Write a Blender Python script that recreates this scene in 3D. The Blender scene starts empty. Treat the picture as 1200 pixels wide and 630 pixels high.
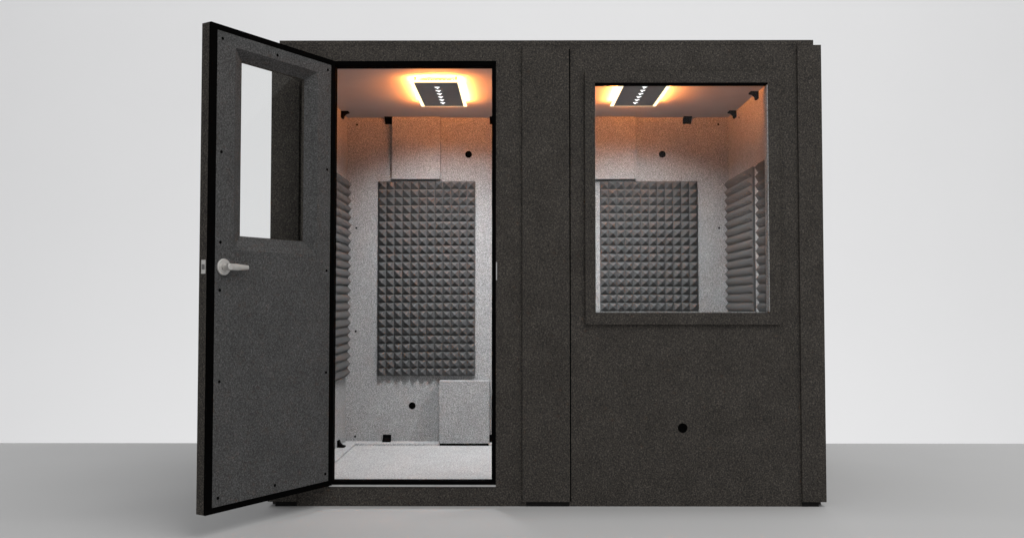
import bpy, bmesh, math, random
from mathutils import Vector, Matrix

random.seed(7)
IN = 0.0254                      # all sizes below are written in inches
scene = bpy.context.scene
COL = scene.collection

# ------------------------------------------------------------------ materials
def new_mat(name):
    m = bpy.data.materials.new(name)
    m.use_nodes = True
    nt = m.node_tree
    nt.nodes.clear()
    out = nt.nodes.new('ShaderNodeOutputMaterial')
    return m, nt, out

def principled(nt, out, rough=0.9, spec=0.2, metal=0.0):
    b = nt.nodes.new('ShaderNodeBsdfPrincipled')
    b.inputs['Roughness'].default_value = rough
    b.inputs['Specular IOR Level'].default_value = spec
    b.inputs['Metallic'].default_value = metal
    nt.links.new(b.outputs[0], out.inputs[0])
    return b

def felt(name, stops, grain=150.0, blotch=(0.93, 1.07), bump=0.25, tint=0.0):
    """needle-felt carpet: salt-and-pepper fibres, slow mottling, soft bump"""
    m, nt, out = new_mat(name)
    b = principled(nt, out, 1.0, 0.0)
    N, L = nt.nodes, nt.links
    tc = N.new('ShaderNodeTexCoord')
    mp = N.new('ShaderNodeMapping')              # turned off-axis so no face lies along the noise lattice
    mp.inputs['Location'].default_value = (3.137, 1.713, 5.291); mp.inputs['Rotation'].default_value = (0.61, 0.43, 0.97)
    L.new(tc.outputs['Object'], mp.inputs['Vector'])
    n1 = N.new('ShaderNodeTexNoise'); n1.inputs['Scale'].default_value = grain
    n1.inputs['Detail'].default_value = 2.5; n1.inputs['Roughness'].default_value = 0.75
    L.new(mp.outputs['Vector'], n1.inputs['Vector'])
    r = N.new('ShaderNodeValToRGB')
    el = r.color_ramp.elements
    while len(el) < len(stops): el.new(0.5)
    for e, (p, c) in zip(el, stops):
        e.position = p; e.color = (*c, 1)
    L.new(n1.outputs['Fac'], r.inputs['Fac'])
    n2 = N.new('ShaderNodeTexNoise'); n2.inputs['Scale'].default_value = 9.0
    n2.inputs['Detail'].default_value = 3.0
    L.new(mp.outputs['Vector'], n2.inputs['Vector'])
    mr = N.new('ShaderNodeMapRange')
    mr.inputs['From Min'].default_value = 0.3; mr.inputs['From Max'].default_value = 0.7
    mr.inputs['To Min'].default_value = blotch[0]; mr.inputs['To Max'].default_value = blotch[1]
    L.new(n2.outputs['Fac'], mr.inputs['Value'])
    mx = N.new('ShaderNodeMix'); mx.data_type = 'RGBA'; mx.blend_type = 'MULTIPLY'
    mx.inputs['Factor'].default_value = 1.0
    L.new(r.outputs['Color'], mx.inputs['A']); L.new(mr.outputs['Result'], mx.inputs['B'])
    L.new(mx.outputs['Result'], b.inputs['Base Color'])
    bp = N.new('ShaderNodeBump'); bp.inputs['Strength'].default_value = bump
    bp.inputs['Distance'].default_value = 0.002
    L.new(n1.outputs['Fac'], bp.inputs['Height']); L.new(bp.outputs[0], b.inputs['Normal'])
    return m

def plain(name, col, rough=0.6, spec=0.3, metal=0.0, var=0.06, scale=40.0, bump=0.0):
    m, nt, out = new_mat(name)
    b = principled(nt, out, rough, spec, metal)
    N, L = nt.nodes, nt.links
    tc = N.new('ShaderNodeTexCoord')
    n = N.new('ShaderNodeTexNoise'); n.inputs['Scale'].default_value = scale
    n.inputs['Detail'].default_value = 4.0
    L.new(tc.outputs['Object'], n.inputs['Vector'])
    r = N.new('ShaderNodeValToRGB')
    r.color_ramp.elements[0].position = 0.3; r.color_ramp.elements[1].position = 0.7
    r.color_ramp.elements[0].color = (*[c*(1-var) for c in col], 1)
    r.color_ramp.elements[1].color = (*[c*(1+var) for c in col], 1)
    L.new(n.outputs['Fac'], r.inputs['Fac']); L.new(r.outputs['Color'], b.inputs['Base Color'])
    if bump:
        bp = N.new('ShaderNodeBump'); bp.inputs['Strength'].default_value = bump
        bp.inputs['Distance'].default_value = 0.001
        L.new(n.outputs['Fac'], bp.inputs['Height']); L.new(bp.outputs[0], b.inputs['Normal'])
    return m

def emit(name, col, strength):
    m, nt, out = new_mat(name)
    e = nt.nodes.new('ShaderNodeEmission')
    e.inputs['Color'].default_value = (*col, 1); e.inputs['Strength'].default_value = strength
    nt.links.new(e.outputs[0], out.inputs[0])
    return m

def glass(name, refl=0.012):
    m, nt, out = new_mat(name)
    t = nt.nodes.new('ShaderNodeBsdfTransparent'); t.inputs['Color'].default_value = (0.985, 0.99, 0.988, 1)
    g = nt.nodes.new('ShaderNodeBsdfGlossy'); g.inputs['Roughness'].default_value = 0.02
    mx = nt.nodes.new('ShaderNodeMixShader'); mx.inputs[0].default_value = refl
    nt.links.new(t.outputs[0], mx.inputs[1]); nt.links.new(g.outputs[0], mx.inputs[2])
    nt.links.new(mx.outputs[0], out.inputs[0])
    return m

def k(v, r=1.0, g=1.0, b=1.0): return (v*r, v*g, v*b)

M = {}
M['felt_dark'] = felt('charcoal_felt', [(0.34, k(.025)), (0.47, k(.0445, 1.09, 1, .91)), (0.58, k(.063, 1.12, 1, .88)), (0.72, k(.122, 1.12, 1, .88))], 165, (0.9, 1.1))
M['felt_door_lit'] = felt('door_lining_felt_lit', [(0.34, k(.04)), (0.47, k(.065)), (0.58, k(.088)), (0.72, k(.15))], 165, (0.92, 1.08))  # charcoal felt with the white light on the door painted into its colour
M['felt_light'] = felt('grey_felt', [(0.32, k(.10)), (0.46, k(.27)), (0.56, k(.365)), (0.70, k(.62))], 200, (0.95, 1.05))
M['felt_floor'] = felt('pale_carpet', [(0.3, k(.17)), (0.45, k(.36)), (0.56, k(.47)), (0.72, k(.70))], 150, (0.96, 1.04))
M['foam'] = plain('charcoal_foam', (.100, .100, .100), 1.0, 0.0, 0, .07, 400, .06)
M['ceiling'] = plain('ceiling_paint', (.40, .39, .39), 0.9, 0.1, 0, .03, 6)
M['rubber'] = plain('black_rubber', (.0014, .0013, .0013), 0.9, 0.02, 0, .2, 60)
M['black'] = plain('black_steel', (.002, .002, .002), 0.8, 0.03, 0, .2, 60)
M['base_shade'] = plain('base_shade_black', (.014, .0135, .013), 0.8, 0.05, 0, .2, 60)  # near-black that paints the shade at the booth's foot
M['nickel'] = plain('satin_nickel', (.60, .585, .56), 0.38, 0.5, 0.55, .05, 80)
M['bolt'] = plain('worn_steel', (.16, .155, .15), 0.4, 0.5, 0.5, .1, 80)
M['alu'] = plain('aluminium_strip', (.5, .5, .5), 0.45, 0.5, 0.2, .06, 80)
M['screw'] = plain('screw_head', (.35, .35, .35), 0.4, 0.5, 0.6, .05, 80)
M['plate'] = plain('lamp_plate', (.24, .24, .245), 0.55, 0.3, 0, .05, 30)
M['post'] = plain('brass_spacer', (.30, .16, .05), 0.5, 0.4, 0.3, .05, 80)
M['led_flare'] = emit('led_flare_white', (1, .98, .96), 2.2)
M['glow'] = emit('led_amber', (1, .275, .052), 620)
M['edge'] = emit('warm_edge_halo', (1, .80, .46), 2.5)
M['glass'] = glass('window_glass')
M['floor'] = plain('studio_floor', (.475, .475, .475), 0.8, 0.15, 0, .015, 1.2)
M['backdrop'] = plain('studio_backdrop', (.80, .80, .805), 0.95, 0.0, 0, .006, .8)

# ------------------------------------------------------------------ mesh helpers
class MB:
    def __init__(self): self.bm = bmesh.new()
    def box(self, x0, x1, y0, y1, z0, z1, bevel=0.0):
        t = bmesh.new()
        bmesh.ops.create_cube(t, size=1.0)
        for v in t.verts:
            v.co = Vector((x0 + (v.co.x+.5)*(x1-x0), y0 + (v.co.y+.5)*(y1-y0), z0 + (v.co.z+.5)*(z1-z0)))
        if bevel:
            bmesh.ops.bevel(t, geom=list(t.edges), offset=bevel, segments=2, profile=0.6, affect='EDGES')
        return self.join(t)
    def join(self, t):
        me = bpy.data.meshes.new('tmp'); t.to_mesh(me); t.free()
        self.bm.from_mesh(me); bpy.data.meshes.remove(me)
        return self
    def frame(self, x0, x1, z0, z1, wl, wr, wb, wt, y0, y1, bevel=0.0):
        """picture-frame of one continuous solid in the XZ plane (butted members)"""
        self.box(x0, x1, y0, y1, z1-wt, z1, bevel); self.box(x0, x1, y0, y1, z0, z0+wb, bevel)
        self.box(x0, x0+wl, y0, y1, z0+wb, z1-wt, bevel); self.box(x1-wr, x1, y0, y1, z0+wb, z1-wt, bevel)
        return self
    def cyl(self, p0, p1, r0, r1=None, seg=24, bevel=0.0):
        r1 = r0 if r1 is None else r1
        p0, p1 = Vector(p0), Vector(p1)
        d = p1-p0
        t = bmesh.new()
        bmesh.ops.create_cone(t, cap_ends=True, segments=seg, radius1=r0, radius2=r1, depth=d.length)
        if bevel:
            es = [e for e in t.edges if all(abs(abs(v.co.z)-d.length/2) < 1e-6 for v in e.verts)]
            bmesh.ops.bevel(t, geom=es, offset=bevel, segments=2, profile=0.5, affect='EDGES')
        q = Vector((0, 0, 1)).rotation_difference(d.normalized()).to_matrix().to_4x4()
        bmesh.ops.transform(t, matrix=Matrix.Translation((p0+p1)/2) @ q, verts=t.verts)
        return self.join(t)
    def poly(self, verts, faces):
        vs = [self.bm.verts.new(v) for v in verts]
        for f in faces: self.bm.faces.new([vs[i] for i in f])
        return self
    def prism(self, prof, w, mat):
        """profile (u,v) extruded +-w/2 along the third axis, then placed by mat"""
        n = len(prof)
        vs = [mat @ Vector((u, -w/2, v)) for u, v in prof] + [mat @ Vector((u, w/2, v)) for u, v in prof]
        fs = [tuple(range(n)), tuple(range(2*n-1, n-1, -1))] + [(i, i+n, (i+1) % n + n, (i+1) % n) for i in range(n)]
        return self.poly(vs, fs)
    def build(self, name, mat, parent=None, label=None, smooth=False):
        bm = self.bm
        bmesh.ops.recalc_face_normals(bm, faces=bm.faces)
        bmesh.ops.scale(bm, vec=(IN, IN, IN), verts=bm.verts)
        me = bpy.data.meshes.new(name); bm.to_mesh(me); bm.free()
        me.materials.append(mat)
        if smooth:
            for p in me.polygons: p.use_smooth = True
        o = bpy.data.objects.new(name, me); COL.objects.link(o)
        if parent is not None: o.parent = parent
        if label: o['label'] = label
        return o

def thing(name, label, cat, loc=(0, 0, 0), group=None):
    o = bpy.data.objects.new(name, None); COL.objects.link(o)
    o.empty_display_size = 0.1
    o.location = Vector(loc)*IN
    o['label'] = label; o['category'] = cat
    if group: o['group'] = group
    return o

# ------------------------------------------------------------------ setting
fl = MB().box(-420, 420, -330, 72, -3, 0).build('floor', M['floor']); fl['kind'] = 'structure'
bd = MB().box(-900, 900, 300, 304, -260, 560).build('backdrop', M['backdrop']); bd['kind'] = 'structure'

# ------------------------------------------------------------------ the booth
HW, TOP, YB, WI, ZC, ZF = 48.0, 83.0, 63.0, 47.4, 81.8, 1.4
DX0, DX1, DZ0, DZ1 = -38.6, -9.0, 3.77, 79.23         # door opening
WX0, WX1, WZ0, WZ1 = 8.73, 39.6, 34.1, 75.16          # window opening
FT = 1.5                                              # thickness of the front panels

booth = thing('sound_booth', 'large charcoal felt sound booth with open door and square window, standing on the grey floor', 'sound booth')

def panel_with_hole(x0, x1, z0, z1, hx0, hx1, hz0, hz1, y0, y1):
    mb = MB()
    xs, zs = [x0, hx0, hx1, x1], [z0, hz0, hz1, z1]
    V = {}
    for j, y in enumerate((y0, y1)):
        for a in range(4):
            for c in range(4):
                V[(a, c, j)] = mb.bm.verts.new((xs[a], y, zs[c]))
    def q(*kk): mb.bm.faces.new([V[i] for i in kk])
    for j in (0, 1):
        for a in range(3):
            for c in range(3):
                if (a, c) == (1, 1): continue
                q((a, c, j), (a+1, c, j), (a+1, c+1, j), (a, c+1, j))
    for a in range(3):
        q((a, 0, 0), (a+1, 0, 0), (a+1, 0, 1), (a, 0, 1)); q((a, 3, 0), (a+1, 3, 0), (a+1, 3, 1), (a, 3, 1))
    for c in range(3):
        q((0, c, 0), (0, c+1, 0), (0, c+1, 1), (0, c, 1)); q((3, c, 0), (3, c+1, 0), (3, c+1, 1), (3, c, 1))
    q((1, 1, 0), (2, 1, 0), (2, 1, 1), (1, 1, 1)); q((1, 2, 0), (2, 2, 0), (2, 2, 1), (1, 2, 1))
    q((1, 1, 0), (1, 2, 0), (1, 2, 1), (1, 1, 1)); q((2, 1, 0), (2, 2, 0), (2, 2, 1), (2, 1, 1))
    return mb

panel_with_hole(-HW, -0.05, 0, 82.1, DX0, DX1, DZ0-.35, DZ1, 0, FT).build('front_panel', M['felt_dark'], booth, 'charcoal felt front panel around the doorway')
panel_with_hole(0.05, HW, 0, 82.1, WX0, WX1, WZ0, WZ1, 0, FT).build('front_panel', M['felt_dark'], booth, 'charcoal felt front panel around the window')
panel_with_hole(-WI, -.1, 1, ZC+.2, DX0-.6, DX1+.6, 1.9, DZ1+.5, FT+.02, FT+.5).build('front_lining', M['felt_light'], booth)
panel_with_hole(.1, WI, 1, ZC+.2, WX0-1, WX1+1, WZ0-1, WZ1+1, FT+.02, FT+.5).build('front_lining', M['felt_light'], booth)
for s in (-1, 1):
    MB().box(min(s*(WI+.45), s*48.9), max(s*(WI+.45), s*48.9), 1.6, YB+1.9, 0.02, 82.1, .06).build('side_wall', M['felt_dark'], booth)
    MB().box(min(s*WI, s*(WI+.4)), max(s*WI, s*(WI+.4)), FT+.55, YB-.02, 1, ZC+.2).build('side_lining', M['felt_light'], booth)
MB().box(-48.9, 48.9, YB+.45, YB+2, 0.03, 82.1, .06).build('back_wall', M['felt_dark'], booth)
MB().box(-WI-.4, WI+.4, YB, YB+.4, 1, ZC+.2).build('back_lining', M['felt_light'], booth)
MB().box(-HW, HW, -.03, YB+2.2, 82.12, TOP, .05).build('roof', M['felt_dark'], booth)
MB().box(-WI+.02, WI-.02, FT+.56, YB-.03, ZC, 82.08).build('ceiling', M['ceiling'], booth)
MB().box(-WI+.01, WI-.01, FT+.57, YB-.04, .2, ZF).build('carpet', M['felt_floor'], booth, 'pale grey speckled carpet inside the booth')
MB().box(-WI+.03, -44.3, FT+.6, YB-.06, ZF+.002, 1.9, .05).box(44.3, WI-.03, FT+.6, YB-.06, ZF+.002, 1.9, .05)\
    .box(-44.28, 44.28, 59.2, YB-.06, ZF+.002, 1.9, .05).build('floor_rail', M['felt_floor'], booth)

# felt trims over the joints
for s in (-1, 1):
    a, b = (45.0, 49.25) if s > 0 else (-49.25, -44.2)
    sx = (48.95, 49.25) if s > 0 else (-49.25, -48.95)
    MB().box(a, b, -.42, -.01, .85, 82.0, .05).box(sx[0], sx[1], 0.0, 4.2, .86, 81.98).build('corner_trim', M['felt_dark'], booth)
    MB().box(min(a, s*47.95), max(s*47.95, min(a, s*47.95)) if s > 0 else b+0.0, -.06, -.012, .004, .83).build('base_shade_strip', M['base_shade'], booth) if s > 0 else \
        MB().box(-47.95, -44.2, -.06, -.012, .004, .83).build('base_shade_strip', M['base_shade'], booth)  # dark strips painting the shadow gap under the corner trims
MB().box(-4.3, 4.1, -.40, -.01, .82, 81.7, .05).build('joint_strip', M['felt_dark'], booth)
MB().box(4.13, 4.33, -.06, -.004, .85, 81.4).build('joint_gap_shade', M['rubber'], booth)  # black strip standing in for the shadowed gap beside the joint strip
MB().box(-3.6, 4.0, -.06, -.012, .004, .80).build('base_shade_strip', M['base_shade'], booth)  # same painted shadow under the joint strip

# door frame
df = MB().frame(DX0, DX1, DZ0, DZ1, .72, .72, .62, .9, -.18, 1.9, .06).build('door_frame', M['rubber'], booth, 'black rubber seal around the doorway')
MB().box(DX0+.1, DX1-.02, -.22, 1.4, DZ0-.33, DZ0-.01, .03).build('threshold', M['alu'], df)
MB().box(DX1+.03, DX1+.2, -.12, -.004, 39.9, 43.1, .02).build('strike_plate', M['alu'], df)

# window
wf = MB().frame(6.9, 41.6, 32.0, 77.2, 1.81, 2.0, 2.1, 2.04, -.55, -.01, .06).build('window', M['felt_dark'], booth, 'square fixed window with a proud charcoal felt surround')
MB().box(WX0+.01, WX1-.01, .72, .88, WZ0+.01, WZ1-.01).build('pane', M['glass'], wf)
MB().box(WX1-.14, WX1-.005, -.5, FT-.02, WZ0+.15, WZ1-.36).box(WX0+.005, WX0+.14, .9, FT-.02, WZ0+.15, WZ1-.36)\
    .box(WX0+.005, WX1-.005, .9, FT-.02, WZ0+.005, WZ0+.14).build('window_reveal', M['felt_light'], wf)
MB().box(WX0+.005, WX1-.005, -.53, .7, WZ1-.34, WZ1-.004).build('gasket', M['rubber'], wf)

# cable ports, wall screws, baffles
def disc(name, x, y, z, r, mat, parent, depth=.12, axis=(0, -1, 0), seg=28):
    p = Vector((x, y, z)); a = Vector(axis)
    return MB().cyl(p - a*.05, p + a*depth, r, seg=seg, bevel=min(.03, r*.2)).build(name, mat, parent)
disc('cable_port', 24.08, 0, 13.76, .84, M['rubber'], booth, .06)
for x, z in ((-17.2, 72.65), (30.95, 72.65), (-30.98, 10.55)):
    disc('cable_port', x, YB, z, .86, M['rubber'], booth, .06)
for x in (-45, 44.9):
    for z in (80.1, 54.35, 28.8, 3.0):
        if x > 0 and z < 30: continue
        disc('screw', x, YB, z, .26, M['black'], booth, .08, seg=12)
for y in (52, 30): disc('screw', WI, y, 79.6, .24, M['black'], booth, .08, (-1, 0, 0), 12)
for x0, x1, z0, z1, d in ((-36.1, -24.1, 66.3, 81.76, 1.5), (12.1, 24.1, 66.3, 81.76, 1.5), (-24.0, -11.9, 1.96, 16.9, 4.1)):
    bf = MB().box(x0, x1, YB-d, YB-.005, z0, z1, .08).build('baffle', M['felt_light'], booth,
        'grey felt box over a vent, high on the back wall' if z1 > 50 else 'grey felt box over a vent, down at the carpet')
    if z0 < 5:
        MB().box(x0+.1, x1-.1, YB-d+.02, 59.18, ZF+.01, z0-.01).build('baffle_gap_shade', M['black'], bf)  # black strip put in as the shadow under the box

# steel corner brackets
PROF = [(0, 0), (1.7, 0), (1.7, .28), (1.05, .42), (.5, .9), (.32, 1.6), (0, 1.6)]
def bracket(loc, u, v, w):
    """profile u and v axes, width axis w"""
    mm = Matrix(((u[0], w[0], v[0], loc[0]), (u[1], w[1], v[1], loc[1]), (u[2], w[2], v[2], loc[2]), (0, 0, 0, 1)))
    return MB().prism(PROF, 2.0, mm).build('bracket', M['black'], booth)
Z, Y = (0, 0, 1), (0, -1, 0)
for x in (-36.95, -10.9, 37.1):
    bracket((x, YB, ZC), Y, (0, 0, -1), (1, 0, 0))
for x in (-37.1, -10.9):
    b = bracket((x, YB, 1.9), Y, Z, (1, 0, 0))
    for dx in (-.55, .55):
        MB().cyl((x+dx, YB-.36, 3.1), (x+dx, YB-.27, 3.1), .15, seg=12).build('screw', M['screw'], b)
bracket((-WI, 55.6, ZC), (1, 0, 0), (0, 0, -1), (0, 1, 0))
for y in (55.6, 35.6): bracket((WI, y, ZC), (-1, 0, 0), (0, 0, -1), (0, 1, 0))
bracket((-WI, 53.6, 1.9), (1, 0, 0), Z, (0, 1, 0))

# ------------------------------------------------------------------ the open door
TH, DL, DT, EZ0, EZ1 = 2.1296, 27.2, 2.0, 3.85, 79.0
AX0, AX1, AZ0, AZ1 = 4.15, 22.4, 44.1, 76.1            # outer line of the window splay
SPH, SPF, SPB, SPT, SD = 1.8, 2.5, 2.3, 1.45, 1.5   # splay: hinge side, free side, sill, head, depth                                     # splay width and depth
door = panel_with_hole(0, DL, EZ0, EZ1, AX0+SPH-.02, AX1-SPF+.02, AZ0+SPB-.02, AZ1-SPT+.02, 0, DT-1.55).build('door', M['felt_dark'], booth, 'felt door with a tall window, swung wide open')
door.location = Vector((-39.51, 0, 0))*IN
door.rotation_euler = (0, 0, -TH)
# thicker rim that carries the seal, then lining with a splayed opening
sl = MB().frame(0, DL, EZ0, EZ1, .9, 1.25, .95, .95, DT-1.548, DT+.02, .0).build('door_seal', M['rubber'], door)
MB().box(DL+.002, DL+.05, .02, DT-.35, EZ0+.02, EZ1-.02).build('edge_felt', M['felt_dark'], door)
mb = MB()
ox = [.9, AX0, AX1, DL-1.25]; oz = [EZ0+.95, AZ0, AZ1, EZ1-.95]
f0 = DT+.0
V = [[mb.bm.verts.new((x, f0, z)) for z in oz] for x in ox]
for a in range(3):
    for c in range(3):
        if (a, c) != (1, 1): mb.bm.faces.new((V[a][c], V[a+1][c], V[a+1][c+1], V[a][c+1]))
ring0 = [V[1][1], V[2][1], V[2][2], V[1][2]]
ix0, ix1, iz0, iz1 = AX0+SPH, AX1-SPF, AZ0+SPB, AZ1-SPT
def ring(x0, x1, z0, z1, y): return [mb.bm.verts.new(v) for v in ((x0, y, z0), (x1, y, z0), (x1, y, z1), (x0, y, z1))]
ring1 = ring(ix0, ix1, iz0, iz1, f0-SD)
for i in range(4):
    mb.bm.faces.new((ring0[i], ring0[(i+1) % 4], ring1[(i+1) % 4], ring1[i]))
lining = mb.build('door_lining', M['felt_door_lit'], door)
MB().frame(ix0-.015, ix1+.015, iz0-.015, iz1+.015, .12, .12, .12, .12, .05, DT-SD-.03).build('window_gasket', M['felt_dark'], door)
MB().box(ix0+.1, ix1-.1, .3, .42, iz0+.1, iz1-.1).build('window_pane', M['glass'], door)
for a, z in ((24.95, 76.9), (13.6, 76.9), (1.75, 77.0), (1.75, 59.3), (24.95, 59.2), (24.95, 45.2), (1.7, 41.5), (24.95, 37.8), (24.85, 23.8), (1.65, 23.7), (1.65, 6.1), (13.3, 6.1), (24.85, 6.1)):
    MB().cyl((a, DT-.02, z), (a, DT+.05, z), .24, seg=12).build('screw', M['black'], door)
# lever handle
HZ, HA = 41.4, 24.3
MB().cyl((HA, DT+.005, HZ), (HA, DT+.25, HZ), 1.32, 1.24, seg=40, bevel=.06).build('rosette', M['nickel'], door, smooth=False)
lv = MB().cyl((HA, DT+.3, HZ), (HA, DT+1.72, HZ), .52, .5, seg=28, bevel=.08)
prof = [(HA+.4, .54, .32), (HA-.5, .52, .31), (HA-1.6, .5, .27), (HA-2.8, .4, .22), (HA-3.7, .33, .2)]
yc = DT+1.38
rings = []
for a, hz, hy in prof:
    rings.append([lv.bm.verts.new((a, yc+hy*math.cos(t), HZ+hz*math.sin(t))) for t in [i*math.pi/8 for i in range(16)]])
for r0, r1 in zip(rings, rings[1:]):
    for i in range(16): lv.bm.faces.new((r0[i], r0[(i+1) % 16], r1[(i+1) % 16], r1[i]))
lv.bm.faces.new(rings[0]); lv.bm.faces.new(rings[-1])
lv.build('handle', M['nickel'], door)
MB().box(DL+.051, DL+.11, .55, 1.5, 40.3, 42.4, .02).build('latch_plate', M['nickel'], door)
MB().box(DL+.112, DL+.2, .75, 1.3, 40.95, 41.75, .03).build('latch_bolt', M['bolt'], door)

# ------------------------------------------------------------------ acoustic foam
BASE = .5
def foam_mesh(PH):
    """24 x 48 in panel of 2 in pyramids; local X across, Z up, tips towards -Y, back at Y=0"""
    mb = MB(); bm = mb.bm
    nx, nz, p = 12, 24, 2.0
    g = [[bm.verts.new((i*p, -BASE, j*p)) for j in range(nz+1)] for i in range(nx+1)]
    for i in range(nx):
        for j in range(nz):
            jit = lambda: random.uniform(-.04, .04)
            t = bm.verts.new((i*p+p/2+jit(), -BASE-PH+jit(), j*p+p/2+jit()))
            c = [g[i][j], g[i+1][j], g[i+1][j+1], g[i][j+1]]
            for q in range(4): bm.faces.new((c[q], c[(q+1) % 4], t))
    W, H = nx*p, nz*p
    rim = [g[i][0] for i in range(nx+1)] + [g[nx][j] for j in range(1, nz+1)] + [g[i][nz] for i in range(nx-1, -1, -1)] + [g[0][j] for j in range(nz-1, 0, -1)]
    back = [bm.verts.new((v.co.x, 0, v.co.z)) for v in rim]
    n = len(rim)
    for i in range(n): bm.faces.new((rim[i], rim[(i+1) % n], back[(i+1) % n], back[i]))
    bm.faces.new(back)
    return mb
def foam(name, label, loc, rz, first=None, ph=1.0):
    if first is None:
        o = foam_mesh(ph).build(name, M['foam'])
    else:
        o = first.copy(); COL.objects.link(o)
    o.location = Vector(loc)*IN; o.rotation_euler = (0, 0, rz)
    o['label'] = label; o['category'] = 'foam panel'; o['group'] = 'acoustic foam panels on the booth walls'
    return o
fp = foam('foam_panel', 'charcoal pyramid foam panel on the back wall, in full view through the open doorway', (-39.5, YB-.01, 17.9), 0, ph=1.3)
foam('foam_panel', 'charcoal pyramid foam panel on the back wall, seen through the square window', (15.45, YB-.01, 17.9), 0, fp)
fs = foam('foam_panel', 'charcoal pyramid foam on the right wall, in the far corner seen through the window', (WI-.01, 62.5, 17.9), -math.pi/2, None)
foam('foam_panel', 'charcoal pyramid foam strip at the right edge of the window, cut off by the frame', (WI-.01, 33.8, 17.9), -math.pi/2, fs)
foam('foam_panel', 'charcoal pyramid foam on the left wall, mostly hidden behind the open door', (-WI+.01, 38.1, 17.9), math.pi/2, fs)

# ------------------------------------------------------------------ ceiling lights
PZ = 80.55
def ceiling_light(cx, label):
    t = thing('ceiling_light', label, 'ceiling light', (cx, 32.8, ZC), 'ceiling lights in the booth')
    x0, x1, y0, y1, dz = -4.43, 4.43, -11.1, 11.1, PZ-ZC
    pl = MB().box(x0, x1, y0, y1, dz, dz+.22, .03).build('lamp_plate', M['plate'], t)
    for i in range(6):
        y = -6.9 + i*2.95
        out = [(-.62, -.7), (.62, -.7), (.24, -.25), (.15, .25), (.15, .7), (-.15, .7), (-.15, .25), (-.24, -.25)]  # LED outline flared to include its glint on the plate
        mb = MB(); n = len(out)
        mb.poly([(px, y+py, dz-.02) for px, py in out] + [(px*.8, y+py*.8, dz-.07) for px, py in out],
                [tuple(range(n, 2*n))] + [(q, (q+1) % n, (q+1) % n + n, q+n) for q in range(n)])
        mb.build('led_flare', M['led_flare'], t)
    f, g0, g1 = .78, .30, .52          # rim width, its glow drawn as the white halo; amber strip sits on top of the rim
    MB().box(x0-f, x0-.02, y0-f, y1+.5, dz+.08, dz+.17).box(x1+.02, x1+f, y0-f, y1+.5, dz+.08, dz+.17)\
        .box(x0, x1, y0-f, y0-.02, dz+.08, dz+.17).box(x0, x1, y1+.02, y1+.5, dz+.08, dz+.17).build('edge_halo', M['edge'], t)
    for bx in ((x0-g1, x0-g0, y0-.2, y1+.2), (x1+g0, x1+g1, y0-.2, y1+.2), (x0+.2, x1-.2, y0-g1, y0-g0), (x0+.2, x1-.2, y1+.1, y1+.32)):
        MB().box(*bx, dz+.19, dz+.32).build('glow_strip', M['glow'], t)
    for px in (x0+.25, x1-.25):
        for py in (y0+.25, y1-.25):
            MB().cyl((px, py, dz+.22), (px, py, -.005), .18, seg=14).build('spacer', M['post'], t)
    return t
ceiling_light(-21.8, 'lit grey ceiling lamp with amber glow, over the open doorway side')
ceiling_light(21.3, 'lit grey ceiling lamp with amber glow, at the top of the square window')

def area(name, loc, rot, sx, sy, power, col=(1, 1, 1), spread=180):
    l = bpy.data.lights.new(name, 'AREA'); l.shape = 'RECTANGLE'
    l.size, l.size_y = sx*IN, sy*IN; l.energy = power; l.color = col; l.spread = math.radians(spread)
    o = bpy.data.objects.new(name, l); COL.objects.link(o)
    o.location = Vector(loc)*IN; o.rotation_euler = rot
    return o
def aim(o, target):
    d = Vector(target)*IN - o.location
    o.rotation_euler = d.to_track_quat('-Z', 'Y').to_euler()
for cx in (-21.8, 21.3):
    area('lamp_downlight', (cx, 33.2, PZ-.2), (math.radians(22), 0, 0), 5.5, 17, 25, (.93, .968, 1), 120)
kl = area('studio_key', (140, -175, 285), (0, 0, 0), 270, 200, 335, (1, .985, .965)); aim(kl, (0, -10, 30))
for z, p in ((460, 350), (-260, 525)):  # unseen fill lights, added to brighten the backdrop evenly
    o = area('backdrop_fill', (0, 30, z), (0, 0, 0), 640, 50, p); aim(o, (0, 300, 60 if z > 0 else 70))

# ------------------------------------------------------------------ world, camera, render
w = bpy.data.worlds.new('World'); scene.world = w; w.use_nodes = True
bg = w.node_tree.nodes['Background']
bg.inputs['Color'].default_value = (.985, .99, 1, 1); bg.inputs['Strength'].default_value = .54

cam = bpy.data.cameras.new('camera'); co = bpy.data.objects.new('camera', cam); COL.objects.link(co)
cam.sensor_width = 36; cam.lens = 36*1067.67/1200
cam.clip_start = .05; cam.clip_end = 100
yaw, pitch = .0042, .0366
co.location = Vector((-5.452, -162.337, 35.935))*IN
co.rotation_euler = (math.pi/2 + pitch, 0, yaw)
scene.camera = co
scene.view_settings.view_transform = 'Standard'; scene.view_settings.look = 'None'
scene.view_settings.exposure = 0; scene.view_settings.gamma = 1
try:
    scene.cycles.max_bounces = 10; scene.cycles.diffuse_bounces = 6; scene.cycles.transparent_max_bounces = 12
    scene.cycles.use_denoising = True
except Exception: pass
